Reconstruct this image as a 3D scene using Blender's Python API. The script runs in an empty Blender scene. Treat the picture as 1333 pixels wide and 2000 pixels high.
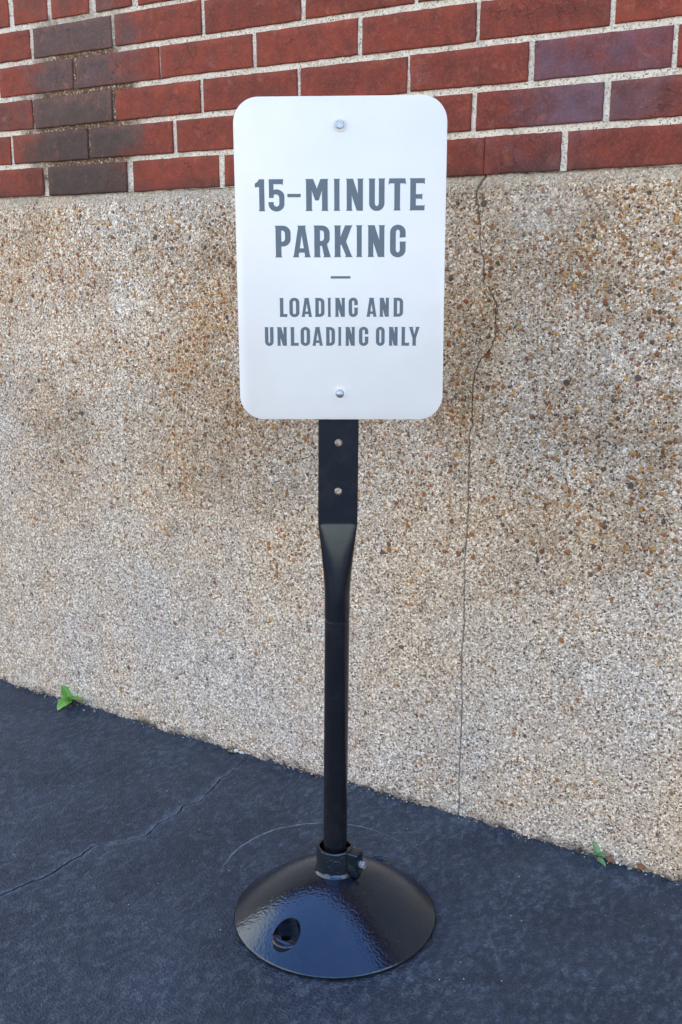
import bpy, bmesh, math, random
from mathutils import Vector, Matrix, noise
random.seed(7)
R = math.radians
scn = bpy.context.scene

# ---------------------------------------------------------------- camera
cam_d = bpy.data.cameras.new("camera")
cam = bpy.data.objects.new("camera", cam_d)
scn.collection.objects.link(cam)
cam.location = (0, 0, 1.08)
cam.rotation_euler = (R(90 - 13.25), 0, 0)
cam_d.sensor_fit = 'VERTICAL'
cam_d.sensor_height = 36
cam_d.lens = 36 * 2038 / 2000
cam_d.clip_start = 0.05
cam_d.clip_end = 2000
scn.camera = cam

# ---------------------------------------------------------------- world, sun, exposure
SUN_EL, SUN_AZ = R(64), R(14)          # azimuth clockwise from +Y; the sun stands behind the wall
w = bpy.data.worlds.new("World")
scn.world = w
w.use_nodes = True
wt = w.node_tree
wt.nodes.clear()
def wn(t, **k):
    n = wt.nodes.new(t)
    for a, b in k.items(): setattr(n, a, b)
    return n
sky = wn('ShaderNodeTexSky', sky_type='NISHITA', sun_disc=False)
sky.sun_elevation = SUN_EL
sky.sun_rotation = SUN_AZ
sky.air_density = 1.15
sky.dust_density = 0.3
sky.ozone_density = 2.5
bg = wn('ShaderNodeBackground')
bg.inputs['Strength'].default_value = 0.15
# thin bright clouds, thicker towards the horizon
tc = wn('ShaderNodeTexCoord')
sep = wn('ShaderNodeSeparateXYZ')
wt.links.new(tc.outputs['Generated'], sep.inputs[0])
cn = wn('ShaderNodeTexNoise')
cn.inputs['Scale'].default_value = 2.2
cn.inputs['Detail'].default_value = 6
cn.inputs['Roughness'].default_value = 0.55
wt.links.new(tc.outputs['Generated'], cn.inputs['Vector'])
up = wn('ShaderNodeMapRange')
up.inputs[1].default_value = 0.05; up.inputs[2].default_value = 0.85
up.inputs[3].default_value = 0.26; up.inputs[4].default_value = -0.50
wt.links.new(sep.outputs[2], up.inputs[0])
ad = wn('ShaderNodeMath', operation='ADD')
wt.links.new(cn.outputs[0], ad.inputs[0]); wt.links.new(up.outputs[0], ad.inputs[1])
ab = wn('ShaderNodeMath', operation='ABSOLUTE')
wt.links.new(sep.outputs[0], ab.inputs[0])
sd_ = wn('ShaderNodeMath', operation='MULTIPLY_ADD')       # the cloud banks stand to both sides, clear sky between
sd_.inputs[1].default_value = 0.75; sd_.inputs[2].default_value = -0.36
wt.links.new(ab.outputs[0], sd_.inputs[0])
ad2 = wn('ShaderNodeMath', operation='ADD')
wt.links.new(ad.outputs[0], ad2.inputs[0]); wt.links.new(sd_.outputs[0], ad2.inputs[1])
cr = wn('ShaderNodeMapRange')
cr.inputs[1].default_value = 0.46; cr.inputs[2].default_value = 0.64
wt.links.new(ad2.outputs[0], cr.inputs[0])
mx = wn('ShaderNodeMix', data_type='RGBA')
mx.inputs[7].default_value = (5.6, 5.15, 4.5, 1)
wt.links.new(cr.outputs[0], mx.inputs[0]); wt.links.new(sky.outputs[0], mx.inputs[6])
wt.links.new(mx.outputs[2], bg.inputs[0])
wo = wn('ShaderNodeOutputWorld')
wt.links.new(bg.outputs[0], wo.inputs[0])

sd = bpy.data.lights.new("sun", 'SUN')
sd.energy = 3.5
sd.angle = R(0.5)
sd.color = (1.0, 0.95, 0.87)
so = bpy.data.objects.new("sun", sd)
scn.collection.objects.link(so)
sdir = Vector((math.sin(SUN_AZ) * math.cos(SUN_EL), math.cos(SUN_AZ) * math.cos(SUN_EL), math.sin(SUN_EL)))
so.rotation_euler = sdir.to_track_quat('Z', 'Y').to_euler()
so.location = (0, 6, 8)

vs = scn.view_settings
vs.view_transform = 'Standard'
vs.look = 'None'
vs.gamma = 1
vs.exposure = 1.85

# ---------------------------------------------------------------- helpers
def mesh_obj(name, verts, faces, mat, parent=None, smooth=False):
    me = bpy.data.meshes.new(name)
    me.from_pydata(verts, [], faces)
    me.update()
    if smooth:
        me.polygons.foreach_set('use_smooth', [True] * len(me.polygons))
    ob = bpy.data.objects.new(name, me)
    scn.collection.objects.link(ob)
    if mat: me.materials.append(mat)
    if parent: ob.parent = parent
    return ob

def bm_obj(name, bm, mat, parent=None, smooth=True, angle=35):
    bmesh.ops.recalc_face_normals(bm, faces=bm.faces)
    for f in bm.faces: f.smooth = smooth
    if smooth:
        for e in bm.edges:
            if len(e.link_faces) == 2 and e.calc_face_angle(0) > R(angle): e.smooth = False
    me = bpy.data.meshes.new(name)
    bm.to_mesh(me); bm.free()
    if mat: me.materials.append(mat)
    ob = bpy.data.objects.new(name, me)
    scn.collection.objects.link(ob)
    if parent: ob.parent = parent
    return ob

def empty(name, loc, rz=0):
    o = bpy.data.objects.new(name, None)
    o.empty_display_size = 0.1
    o.location = loc
    o.rotation_euler = (0, 0, rz)
    scn.collection.objects.link(o)
    return o

def tag(o, label=None, cat=None, group=None, kind=None):
    if label: o['label'] = label
    if cat: o['category'] = cat
    if group: o['group'] = group
    if kind: o['kind'] = kind
    return o

class Mat:
    def __init__(s, name):
        s.m = bpy.data.materials.new(name)
        s.m.use_nodes = True
        s.t = s.m.node_tree
        s.t.nodes.clear()
        s.out = s.n('ShaderNodeOutputMaterial')
        s.p = s.n('ShaderNodeBsdfPrincipled')
        s.l(s.p.outputs[0], s.out.inputs[0])
        s.co = s.n('ShaderNodeTexCoord').outputs['Object']
    def n(s, t, **k):
        n = s.t.nodes.new(t)
        for a, b in k.items(): setattr(n, a, b)
        return n
    def l(s, a, b): s.t.links.new(a, b)
    def put(s, sock, v):
        if isinstance(v, bpy.types.NodeSocket): s.l(v, sock)
        elif isinstance(v, (tuple, list)) and len(v) == 3 and sock.type == 'RGBA': sock.default_value = (*v, 1)
        else: sock.default_value = v
    def math(s, op, a, b=0.0, c=None, clamp=False):
        n = s.n('ShaderNodeMath', operation=op, use_clamp=clamp)
        s.put(n.inputs[0], a); s.put(n.inputs[1], b)
        if c is not None: s.put(n.inputs[2], c)
        return n.outputs[0]
    def vmath(s, op, a, b):
        n = s.n('ShaderNodeVectorMath', operation=op)
        s.put(n.inputs[0], a); s.put(n.inputs[1], b)
        return n.outputs[0]
    def scale(s, v, k):
        n = s.n('ShaderNodeVectorMath', operation='SCALE')
        s.put(n.inputs[0], v); s.put(n.inputs[3], k)
        return n.outputs[0]
    def rng(s, v, a, b, c=0.0, d=1.0, smooth=False):
        n = s.n('ShaderNodeMapRange')
        if smooth: n.interpolation_type = 'SMOOTHSTEP'
        s.put(n.inputs[0], v)
        for i, q in enumerate((a, b, c, d)): s.put(n.inputs[i + 1], q)
        return n.outputs[0]
    def noise(s, scale, detail=4, rough=0.55, vec=None, col=False, dist=0.0):
        n = s.n('ShaderNodeTexNoise')
        s.put(n.inputs['Vector'], vec or s.co)
        n.inputs['Scale'].default_value = scale
        n.inputs['Detail'].default_value = detail
        n.inputs['Roughness'].default_value = rough
        n.inputs['Distortion'].default_value = dist
        return n.outputs[1 if col else 0]
    def vor(s, scale, vec=None, feature='F1', rnd=1.0):
        n = s.n('ShaderNodeTexVoronoi', feature=feature)
        s.put(n.inputs['Vector'], vec or s.co)
        n.inputs['Scale'].default_value = scale
        n.inputs['Randomness'].default_value = rnd
        return n
    def mix(s, f, a, b, mode='MIX'):
        n = s.n('ShaderNodeMix', data_type='RGBA', blend_type=mode)
        s.put(n.inputs[0], f); s.put(n.inputs[6], a); s.put(n.inputs[7], b)
        return n.outputs[2]
    def ramp(s, f, stops, interp='LINEAR'):
        n = s.n('ShaderNodeValToRGB')
        n.color_ramp.interpolation = interp
        e = n.color_ramp.elements
        while len(e) < len(stops): e.new(0.5)
        for el, (p, c) in zip(e, stops):
            el.position = p
            el.color = (*c, 1) if len(c) == 3 else c
        s.put(n.inputs[0], f)
        return n.outputs[0]
    def sepc(s, c):
        n = s.n('ShaderNodeSeparateColor'); s.put(n.inputs[0], c); return n.outputs
    def sepx(s, c):
        n = s.n('ShaderNodeSeparateXYZ'); s.put(n.inputs[0], c); return n.outputs
    def comb(s, x, y, z):
        n = s.n('ShaderNodeCombineXYZ')
        s.put(n.inputs[0], x); s.put(n.inputs[1], y); s.put(n.inputs[2], z)
        return n.outputs[0]
    def attr(s, name):
        return s.n('ShaderNodeAttribute', attribute_name=name).outputs['Fac']
    def bump(s, h, dist, strength=1.0, normal=None):
        n = s.n('ShaderNodeBump')
        s.put(n.inputs['Height'], h)
        n.inputs['Distance'].default_value = dist
        n.inputs['Strength'].default_value = strength
        if normal: s.l(normal, n.inputs['Normal'])
        return n.outputs[0]
    def set(s, **k):
        names = dict(base='Base Color', rough='Roughness', metal='Metallic', normal='Normal', spec='Specular IOR Level',
                     coat='Coat Weight', coat_rough='Coat Roughness', coat_normal='Coat Normal', sss='Subsurface Weight', ior='IOR',
                     trans='Transmission Weight')
        for a, b in k.items(): s.put(s.p.inputs[names[a]], b)
        return s.m
    def blob(s, cx, cz, rx, rz, soft=0.5):
        """soft elliptical patch in the wall plane with a ragged edge"""
        x, y, z = s.sepx(s.co)[:3]
        a = s.math('DIVIDE', s.math('SUBTRACT', x, cx), rx)
        b = s.math('DIVIDE', s.math('SUBTRACT', z, cz), rz)
        r2 = s.math('ADD', s.math('MULTIPLY', a, a), s.math('MULTIPLY', b, b))
        r2 = s.math('ADD', r2, s.math('MULTIPLY', s.math('SUBTRACT', s._bn, 0.5), 2.2))
        return s.rng(r2, 1.0 + soft, 1.0 - soft, 0, 1, True)

# ---------------------------------------------------------------- materials
def concrete():
    m = Mat("exposed_aggregate_concrete")
    m._bn = m.noise(9, 5, 0.6)
    wob = m.scale(m.vmath('SUBTRACT', m.noise(150, 3, col=True), (0.5, 0.5, 0.5)), 0.006)
    v = m.vmath('ADD', m.co, wob)
    x, y, z = m.sepx(m.co)[:3]
    # fine grit
    g = m.vor(300, v)
    gc = m.sepc(g.outputs['Color'])
    grit = m.ramp(gc[0], [(0, (.04, .032, .027)), (.10, (.095, .08, .068)), (.24, (.22, .195, .165)), (.42, (.42, .38, .33)),
                          (.64, (.60, .55, .485)), (.82, (.80, .75, .68)), (1, (.90, .87, .82))])
    grit = m.mix(m.rng(gc[1], .70, .95), grit, m.ramp(gc[2], [(0, (.24, .13, .07)), (.5, (.33, .24, .17)), (1, (.38, .35, .35))]))
    fine = m.noise(1100, 2, .7)
    cement = m.mix(m.rng(fine, .35, .65), (.32, .29, .25), (.58, .53, .465))
    base = m.mix(m.rng(g.outputs['Distance'], .46, .75), grit, cement)
    # how much big stone shows
    d = m.math('MULTIPLY_ADD', m.rng(m.noise(4.4, 5, .65), .36, .64), .70, .03)
    d = m.math('MULTIPLY', d, m.rng(z, .28, .85, .16, 1.0, True))
    d = m.math('ADD', d, m.math('MULTIPLY', m.blob(.58, 1.08, .22, .10), .45))
    d = m.math('ADD', d, m.math('MULTIPLY', m.blob(-.78, 1.10, .22, .12), .34))
    d = m.math('ADD', d, m.math('MULTIPLY', m.blob(-.32, 1.08, .2, .11), .34))
    d = m.math('ADD', d, m.math('MULTIPLY', m.blob(-.28, .80, .22, .12), .16))
    d = m.math('ADD', d, m.math('MULTIPLY', m.blob(.22, 1.0, .07, .12), .25))
    d = m.math('ADD', d, m.math('MULTIPLY', m.blob(.6, .74, .22, .14), .16))
    d = m.math('MULTIPLY', d, m.rng(z, 1.232, 1.19, .15, 1, True))
    stone_stops = [(0, (.36, .16, .06)), (.15, (.52, .28, .11)), (.30, (.56, .40, .25)), (.45, (.70, .60, .48)),
                   (.57, (.25, .11, .07)), (.65, (.50, .43, .36)), (.78, (.84, .79, .72)), (.91, (.13, .11, .10)), (.95, (.62, .38, .14))]
    h = m.math('MULTIPLY', m.rng(g.outputs['Distance'], 0, .6, 1, 0), .5)
    for sc, k, rad in ((165, 1.0, .42), (100, .70, .37), (66, .34, .33)):
        q = m.vor(sc, m.vmath('ADD', v, (sc * .37, 1.3, 2.1)))
        qc = m.sepc(q.outputs['Color'])
        on = m.math('LESS_THAN', qc[0], m.math('MULTIPLY', d, k))
        rr = m.math('MULTIPLY_ADD', qc[2], .16, rad - .08)
        dist = q.outputs['Distance']
        inside = m.math('MULTIPLY', on, m.rng(m.math('SUBTRACT', rr, dist), -.01, .035))
        col = m.ramp(qc[1], stone_stops, 'CONSTANT')
        col = m.mix(m.rng(m.noise(420, 3), .3, .7, 0, .45), col, m.mix(1.0, col, (.5, .48, .45), 'MULTIPLY'))
        rim = m.math('MULTIPLY', on, m.math('SUBTRACT', m.rng(m.math('SUBTRACT', rr, dist), -.09, -.02), m.rng(m.math('SUBTRACT', rr, dist), -.02, .02)))
        base = m.mix(m.math('MULTIPLY', rim, .45, clamp=True), base, (.10, .085, .07))
        base = m.mix(inside, base, col)
        h = m.math('ADD', h, m.math('MULTIPLY', m.math('MULTIPLY', inside, m.rng(dist, 0, .4, 1, .4)), 1.2))
    # pits
    pit = m.vor(170, m.vmath('ADD', v, (7, 3, 5)))
    pc = m.sepc(pit.outputs['Color'])
    pm = m.math('MULTIPLY', m.math('LESS_THAN', pc[0], .10), m.rng(pit.outputs['Distance'], .26, .17))
    base = m.mix(m.math('MULTIPLY', pm, .85), base, (.045, .035, .028))
    h = m.math('SUBTRACT', h, m.math('MULTIPLY', pm, 1.5))
    # weathering stains with shapes of their own
    warm = m.rng(m.noise(2.1, 5, .62), .38, .64)
    base = m.mix(warm, base, m.mix(1.0, base, (1.10, .97, .80), 'MULTIPLY'))
    for cx, cz, rx, rz, a in ((-.28, .72, .26, .16, .55), (.55, .70, .24, .16, .5), (.25, .90, .06, .20, .75), (.31, .98, .04, .07, .6), (-.12, .62, .3, .07, .35),
                              (.22, .2, .07, .26, .3), (-.45, .9, .2, .06, .25)):
        base = m.mix(m.math('MULTIPLY', m.math('MULTIPLY', m.blob(cx, cz, rx, rz, .9), m.rng(m.noise(55, 5, .75), .35, .6)), a * 1.2), base, m.mix(1.0, base, (.70, .64, .54), 'MULTIPLY'))
    base = m.mix(m.math('MULTIPLY', m.blob(.40, 1.17, .11, .035, .8), .28), base, m.mix(fine, (.36, .335, .30), (.52, .48, .42)))
    rust = m.rng(m.noise(6.5, 6, .7, vec=m.vmath('ADD', m.co, (11, 2, 5))), .50, .66)
    zone = m.math('MAXIMUM', m.math('MAXIMUM', m.blob(.56, .86, .24, .30, .7), m.blob(-.30, .92, .22, .26, .7)), m.math('MAXIMUM', m.blob(.24, .92, .07, .20, .7), m.blob(-.75, 1.06, .2, .12, .7)))
    rf = m.math('MULTIPLY', m.math('MULTIPLY', rust, zone), m.rng(m.noise(190, 3, .7), .38, .58, .15, 1))
    base = m.mix(m.math('MULTIPLY', rf, .85), base, m.mix(1.0, base, (.84, .61, .38), 'MULTIPLY'))
    sooty = m.math('MULTIPLY', m.rng(m.noise(4.2, 6, .7, vec=m.vmath('ADD', m.co, (5, 9, 1))), .50, .66), m.rng(z, .35, .6))
    base = m.mix(m.math('MULTIPLY', sooty, .6), base, m.mix(1.0, base, (.58, .54, .48), 'MULTIPLY'))
    base = m.mix(m.math('MULTIPLY', m.blob(-.72, 1.02, .34, .24, .8), .8), base, m.mix(1.0, base, (1.22, 1.19, 1.15), 'MULTIPLY'))
    lowg = m.rng(z, .50, .16, 0, .6, True)
    base = m.mix(lowg, base, m.mix(1.0, base, (.95, 1.0, 1.10), 'MULTIPLY'))
    # skim of mortar along the top and dirt line at the foot
    skim = m.math('MULTIPLY', m.rng(m.math('ADD', z, m.math('MULTIPLY', m.math('SUBTRACT', m._bn, .5), .05)), 1.205, 1.226, 0, .7), m.rng(m.noise(130, 4, .75), .3, .55, .35, 1))
    base = m.mix(skim, base, m.mix(m.rng(m.noise(350, 4, .7), .35, .65), (.30, .255, .20), (.60, .55, .47)))
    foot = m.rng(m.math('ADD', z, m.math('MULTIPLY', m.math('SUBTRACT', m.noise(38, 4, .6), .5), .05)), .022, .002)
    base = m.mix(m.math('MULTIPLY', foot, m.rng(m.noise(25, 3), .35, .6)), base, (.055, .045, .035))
    # vertical runs
    vs_ = m.comb(m.math('MULTIPLY', x, 26), 0, m.math('MULTIPLY', z, 1.6))
    runs = m.rng(m.noise(1, 4, .6, vec=vs_), .48, .7, 0, .35)
    base = m.mix(runs, base, m.mix(1.0, base, (.74, .68, .58), 'MULTIPLY'))
    h = m.math('ADD', h, m.math('MULTIPLY', m.noise(300, 4, .7), .8))
    base = m.mix(1.0, base, (1.24, 1.21, 1.17), 'MULTIPLY')
    b = m.bump(h, .0026, 1.0)
    return m.set(base=base, rough=.86, normal=b, spec=.3)

def brickmat():
    m = Mat("fired_brick")
    fl, tn, pp, eg = m.attr('flash'), m.attr('tone'), m.attr('purple'), m.attr('edge')
    n1 = m.noise(24, 6, .65)
    n2 = m.noise(240, 4, .7)
    red = m.mix(m.rng(n1, .3, .7), (.125, .024, .015), (.295, .062, .034))
    red = m.mix(tn, m.mix(1.0, red, (.74, .66, .72), 'MULTIPLY'), m.mix(1.0, red, (1.18, 1.05, .95), 'MULTIPLY'))
    dark = m.mix(m.rng(n1, .3, .7), (.050, .037, .033), (.135, .085, .070))
    purp = m.mix(m.rng(n1, .35, .65), (.11, .040, .048), (.15, .090, .120))
    flash = m.mix(pp, dark, purp)
    f = m.rng(m.math('ADD', fl, m.math('MULTIPLY', m.math('SUBTRACT', m.noise(15, 5, .7), .5), .9)), .32, .72, 0, 1, True)
    c = m.mix(f, red, flash)
    c = m.mix(m.math('MULTIPLY', eg, m.rng(m.noise(60, 3), .3, .7, .1, .55)), c, m.mix(.6, c, (.46, .125, .08)))
    c = m.mix(m.rng(n2, .5, .78, 0, .35), c, (.42, .17, .12))
    c = m.mix(m.rng(m.noise(520, 2, .7), .62, .72, 0, .7), c, (.07, .03, .028))
    c = m.mix(m.rng(m.noise(95, 5, .8), .57, .70, 0, .6), c, (.085, .028, .022))
    c = m.mix(m.rng(m.noise(31, 6, .8, vec=m.vmath('ADD', m.co, (3, 1, 7))), .56, .70, 0, .55), c, (.40, .135, .085))
    bloom = m.rng(m.noise(9, 6, .75), .60, .78, 0, .5)
    c = m.mix(m.math('MULTIPLY', bloom, m.rng(m.noise(300, 3, .7), .35, .7)), c, (.50, .33, .29))
    m._bn = m.noise(14, 5, .7)
    c = m.mix(m.math('MULTIPLY', m.blob(-.66, 1.29, .17, .10, .6), .6), c, m.mix(1.0, c, (.48, .50, .54), 'MULTIPLY'))
    c = m.mix(m.math('MULTIPLY', m.rng(m.sepx(m.co)[2], 1.262, 1.236), m.rng(m._bn, .4, .6, .1, .6)), c, (.05, .03, .025))
    # hairline crazing
    cv = m.vor(22, m.vmath('ADD', m.co, m.scale(m.vmath('SUBTRACT', m.noise(18, 4, .6, col=True), (.5, .5, .5)), .07)), 'DISTANCE_TO_EDGE')
    hair = m.math('MULTIPLY', m.rng(cv.outputs['Distance'], .012, .002), m.rng(m.noise(7, 3), .54, .60))
    c = m.mix(m.math('MULTIPLY', hair, .75), c, (.05, .02, .018))
    x, y, z = m.sepx(m.co)[:3]
    h = m.math('SUBTRACT', m.math('ADD', m.math('MULTIPLY', n2, .6), m.noise(60, 4)), m.math('MULTIPLY', hair, .8))
    drag = m.noise(1, 3, .6, vec=m.comb(m.math('MULTIPLY', x, 500), 0, m.math('MULTIPLY', z, 60)))
    h = m.math('ADD', h, m.math('MULTIPLY', drag, .35))
    return m.set(base=c, rough=m.rng(n1, .3, .7, .55, .8), normal=m.bump(h, .0012, .8), spec=.28)

def mortarmat():
    m = Mat("mortar")
    m._bn = m.noise(16, 4, .6)
    x, y, z = m.sepx(m.co)[:3]
    a = m.vor(420)
    ac = m.sepc(a.outputs['Color'])
    c = m.ramp(ac[0], [(0, (.14, .11, .09)), (.10, (.48, .42, .34)), (.3, (.80, .74, .65)), (.8, (.90, .86, .78)), (1, (.93, .91, .86))])
    c = m.mix(m.rng(m.noise(35, 5, .7), .35, .68, 0, .55), c, (.70, .63, .52))
    c = m.mix(m.rng(m.noise(330, 3, .7), .63, .70, 0, .8), c, (.07, .06, .05))
    c = m.mix(1.0, c, (1.0, .96, .885), 'MULTIPLY')
    c = m.mix(m.rng(m.noise(48, 6, .8), .50, .66, 0, .45), c, (.34, .29, .23))
    rust = m.math('MAXIMUM', m.blob(-.66, 1.40, .17, .20, .5), m.blob(-.60, 1.33, .10, .07, .5))
    gr = m.noise(180, 4, .75)
    rc = m.ramp(gr, [(.3, (.030, .018, .012)), (.47, (.11, .050, .024)), (.57, (.24, .135, .065)), (.66, (.72, .64, .52))])
    c = m.mix(m.math('MULTIPLY', rust, .95), c, rc)
    h = m.math('ADD', m.noise(420, 5, .75), m.math('MULTIPLY', m.noise(90, 4, .6), 1.3))
    return m.set(base=c, rough=.92, normal=m.bump(h, .0016, .8), spec=.2)

def asphaltmat():
    m = Mat("sealed_asphalt")
    x, y, z = m.sepx(m.co)[:3]
    st = m.comb(m.math('MULTIPLY', x, 75), m.math('MULTIPLY', y, 40), 0)
    dx = m.scale(m.vmath('SUBTRACT', m.noise(14, 4, .6, col=True), (.5, .5, .5)), 1.6)
    n1 = m.noise(1, 7, .76, vec=m.vmath('ADD', st, dx))
    n2 = m.noise(5.5, 6, .7)
    n3 = m.noise(170, 4, .7)
    c = m.mix(m.rng(n2, .3, .7), (.0125, .0215, .038), (.024, .038, .062))
    scuff = m.math('MULTIPLY', m.rng(n1, .47, .62), m.rng(n2, .36, .62, .25, 1))
    scuff = m.math('MULTIPLY', scuff, m.rng(n3, .36, .62, .25, 1))
    c = m.mix(m.math('MULTIPLY', scuff, .78), c, (.165, .205, .25))
    veil = m.rng(m.noise(6, 9, .82), .46, .66, 0, .34)
    c = m.mix(veil, c, (.062, .082, .11))
    ce = m.attr('edge')
    c = m.mix(m.math('MULTIPLY', ce, m.rng(m.noise(70, 4, .7), .38, .6, 0, .8)), c, (.15, .19, .235))
    # bright grit flecks
    fv = m.vor(95)
    fc = m.sepc(fv.outputs['Color'])
    fl = m.math('MULTIPLY', m.math('LESS_THAN', fc[0], .02), m.rng(fv.outputs['Distance'], .13, .07))
    c = m.mix(fl, c, (.75, .78, .82))
    # ring scratched by the base when it stood a little nearer the wall
    def ring(cx, cy, r, wd):
        rx = m.math('SUBTRACT', x, cx); ry = m.math('SUBTRACT', y, cy)
        rr = m.math('SQRT', m.math('ADD', m.math('MULTIPLY', rx, rx), m.math('MULTIPLY', ry, ry)))
        rr = m.math('ADD', rr, m.math('MULTIPLY', m.math('SUBTRACT', m.noise(40, 3), .5), .004))
        return m.rng(m.math('ABSOLUTE', m.math('SUBTRACT', rr, r)), wd, wd * .3)
    rm = m.math('MULTIPLY', ring(.156, -.318, .186, .0026), m.rng(m.noise(60, 4, .7), .33, .55, .15, 1))
    side = m.math('MULTIPLY', m.rng(x, .22, .10), m.rng(y, -.42, -.34))
    c = m.mix(m.math('MULTIPLY', m.math('MULTIPLY', rm, side), .8), c, (.24, .29, .35))
    rough = m.rng(scuff, 0, 1, .52, .70)
    av = m.vor(190, m.vmath('ADD', m.co, m.scale(m.noise(90, 2, col=True), .004)))
    ac = m.sepc(av.outputs['Color'])
    c = m.mix(m.math('MULTIPLY', m.rng(ac[0], .80, .98), m.rng(av.outputs['Distance'], .45, .2, 0, .55)), c, (.105, .125, .15))
    c = m.mix(m.math('MULTIPLY', m.rng(ac[1], .86, .98), m.rng(av.outputs['Distance'], .4, .15, 0, .8)), c, (.008, .011, .016))
    h = m.math('ADD', m.math('MULTIPLY', n3, .7), m.math('MULTIPLY', m.noise(48, 5, .65), 1.2))
    h = m.math('ADD', h, m.math('MULTIPLY', m.rng(av.outputs['Distance'], 0, .6, 1, 0), .5))
    h = m.math('ADD', h, m.math('MULTIPLY', m.noise(420, 3, .7), .5))
    return m.set(base=c, rough=rough, normal=m.bump(h, .0026, .9), spec=.42)

def paint(name, base, rough, peel_scale, peel, specks=0.0, spec=.5, coat=0.0, tint=(1, 1, 1)):
    m = Mat(name)
    n = m.noise(peel_scale, 2, .5)
    c = m.mix(m.rng(m.noise(12, 4), .3, .7), base, tuple(q * 1.5 for q in base))
    if specks:
        s_ = m.rng(m.noise(260, 3, .7), .70, .74, 0, specks)
        c = m.mix(s_, c, (.20, .21, .22))
    dust = m.rng(m.noise(30, 5, .7), .5, .8, 0, .03)
    c = m.mix(dust, c, (.4, .38, .34))
    b = m.bump(n, peel, .8)
    m.p.inputs['Specular Tint'].default_value = (*tint, 1)
    return m.set(base=c, rough=m.rng(m.noise(18, 4), .3, .7, rough, rough * 1.5), normal=b, spec=spec, coat=coat, coat_rough=.07, coat_normal=b)

M_CON, M_BRICK, M_MORT, M_ASPH = concrete(), brickmat(), mortarmat(), asphaltmat()
M_DOME = enamel = paint("black_enamel", (.0045, .005, .007), .08, 210, .0008, .6, 1.0, 0, (.48, .68, 1.0))
M_POLE = paint("black_powder_coat", (.005, .0055, .008), .14, 300, .00005, 0, .5, 0, (.85, .90, 1.0))
M_FLAT = M_POLE

def signmat():
    m = Mat("white_reflective_sheet")
    n = m.noise(900, 2)
    c = m.mix(m.rng(m.noise(9, 3), .3, .7), (.83, .805, .76), (.87, .85, .81))
    c = m.mix(m.rng(m.noise(240, 3, .7), .735, .76, 0, .35), c, (.35, .34, .32))
    return m.set(base=c, rough=.30, normal=m.bump(m.noise(7, 2), .006, .35), spec=.55)
def simple(name, c, rough=.5, metal=0.0, vary=.2, sc=60):
    m = Mat(name)
    col = m.mix(m.rng(m.noise(sc, 4), .3, .7), tuple(q * (1 - vary) for q in c), tuple(min(1, q * (1 + vary)) for q in c))
    return m.set(base=col, rough=rough, metal=metal, normal=m.bump(m.noise(sc * 4, 3), .0004, .4))
M_SIGN = signmat()
M_INK = simple("grey_vinyl", (.105, .135, .165), .35, 0, .08)
M_ZINC = simple("zinc_plated_steel", (.50, .53, .55), .50, 1.0, .3, 300)
M_RUST = simple("tarnished_washer", (.42, .40, .36), .45, .6, .3, 300)
M_EDGE = simple("aluminium_edge", (.7, .7, .7), .35, .8, .1)
M_PEB = simple("pale_pebble", (.62, .58, .52), .7, 0, .2, 120)
M_LITTER = simple("dry_brown_leaf_skin", (.20, .085, .04), .7, 0, .35, 200)
def leafmat(name, a, b):
    m = Mat(name)
    col = m.mix(m.rng(m.noise(160, 4), .3, .7), a, b)
    x, y, z = m.sepx(m.co)[:3]
    ay = m.math('ABSOLUTE', y)
    side = m.math('ABSOLUTE', m.math('SUBTRACT', m.math('FRACT', m.math('MULTIPLY', m.math('SUBTRACT', x, m.math('MULTIPLY', ay, .8)), 190)), .5))
    vein = m.math('MAXIMUM', m.rng(ay, .0009, .0004), m.rng(side, .10, .04, 0, .6))
    col = m.mix(m.math('MULTIPLY', vein, .55), col, tuple(min(1, q * 1.7 + .03) for q in b))
    col = m.mix(m.rng(m.noise(90, 5, .8), .64, .70, 0, .7), col, (.22, .17, .05))
    h = m.math('SUBTRACT', m.noise(350, 3), m.math('MULTIPLY', vein, 1.0))
    return m.set(base=col, rough=.45, normal=m.bump(h, .0008, .8))
M_LEAF = leafmat("fresh_leaf", (.085, .25, .035), (.19, .42, .07))
M_LEAF2 = leafmat("grey_green_leaf", (.09, .21, .075), (.20, .36, .16))
M_STEM = simple("weed_stem", (.22, .20, .07), .6)

# ---------------------------------------------------------------- wall frame (x along the wall, y into it)
WLOC = (-0.00055, 2.05060, 0)
WROT = math.atan2(-.52302, .85232)
def frame(o):
    o.location = WLOC
    o.rotation_euler = (0, 0, WROT)
    return o
def nz(x, y, z=0.0): return noise.noise(Vector((x, y, z)))

def lerp_poly(pts, t):
    if t <= pts[0][0]: return pts[0][1]
    for (a, u), (b, v) in zip(pts, pts[1:]):
        if t <= b: return u + (v - u) * (t - a) / max(1e-9, b - a)
    return pts[-1][1]

def axis(fine0, fine1, step, ends, grow=1.35):
    """positions: fine in the middle, growing towards the two ends"""
    v = [fine0 + i * step for i in range(int(round((fine1 - fine0) / step)) + 1)]
    a, d = v[0], step
    left = []
    while a > ends[0]:
        d *= grow; a = max(a - d, ends[0]); left.append(a)
    a, d = v[-1], step
    right = []
    while a < ends[1]:
        d *= grow; a = min(a + d, ends[1]); right.append(a)
    return left[::-1] + v + right

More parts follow.
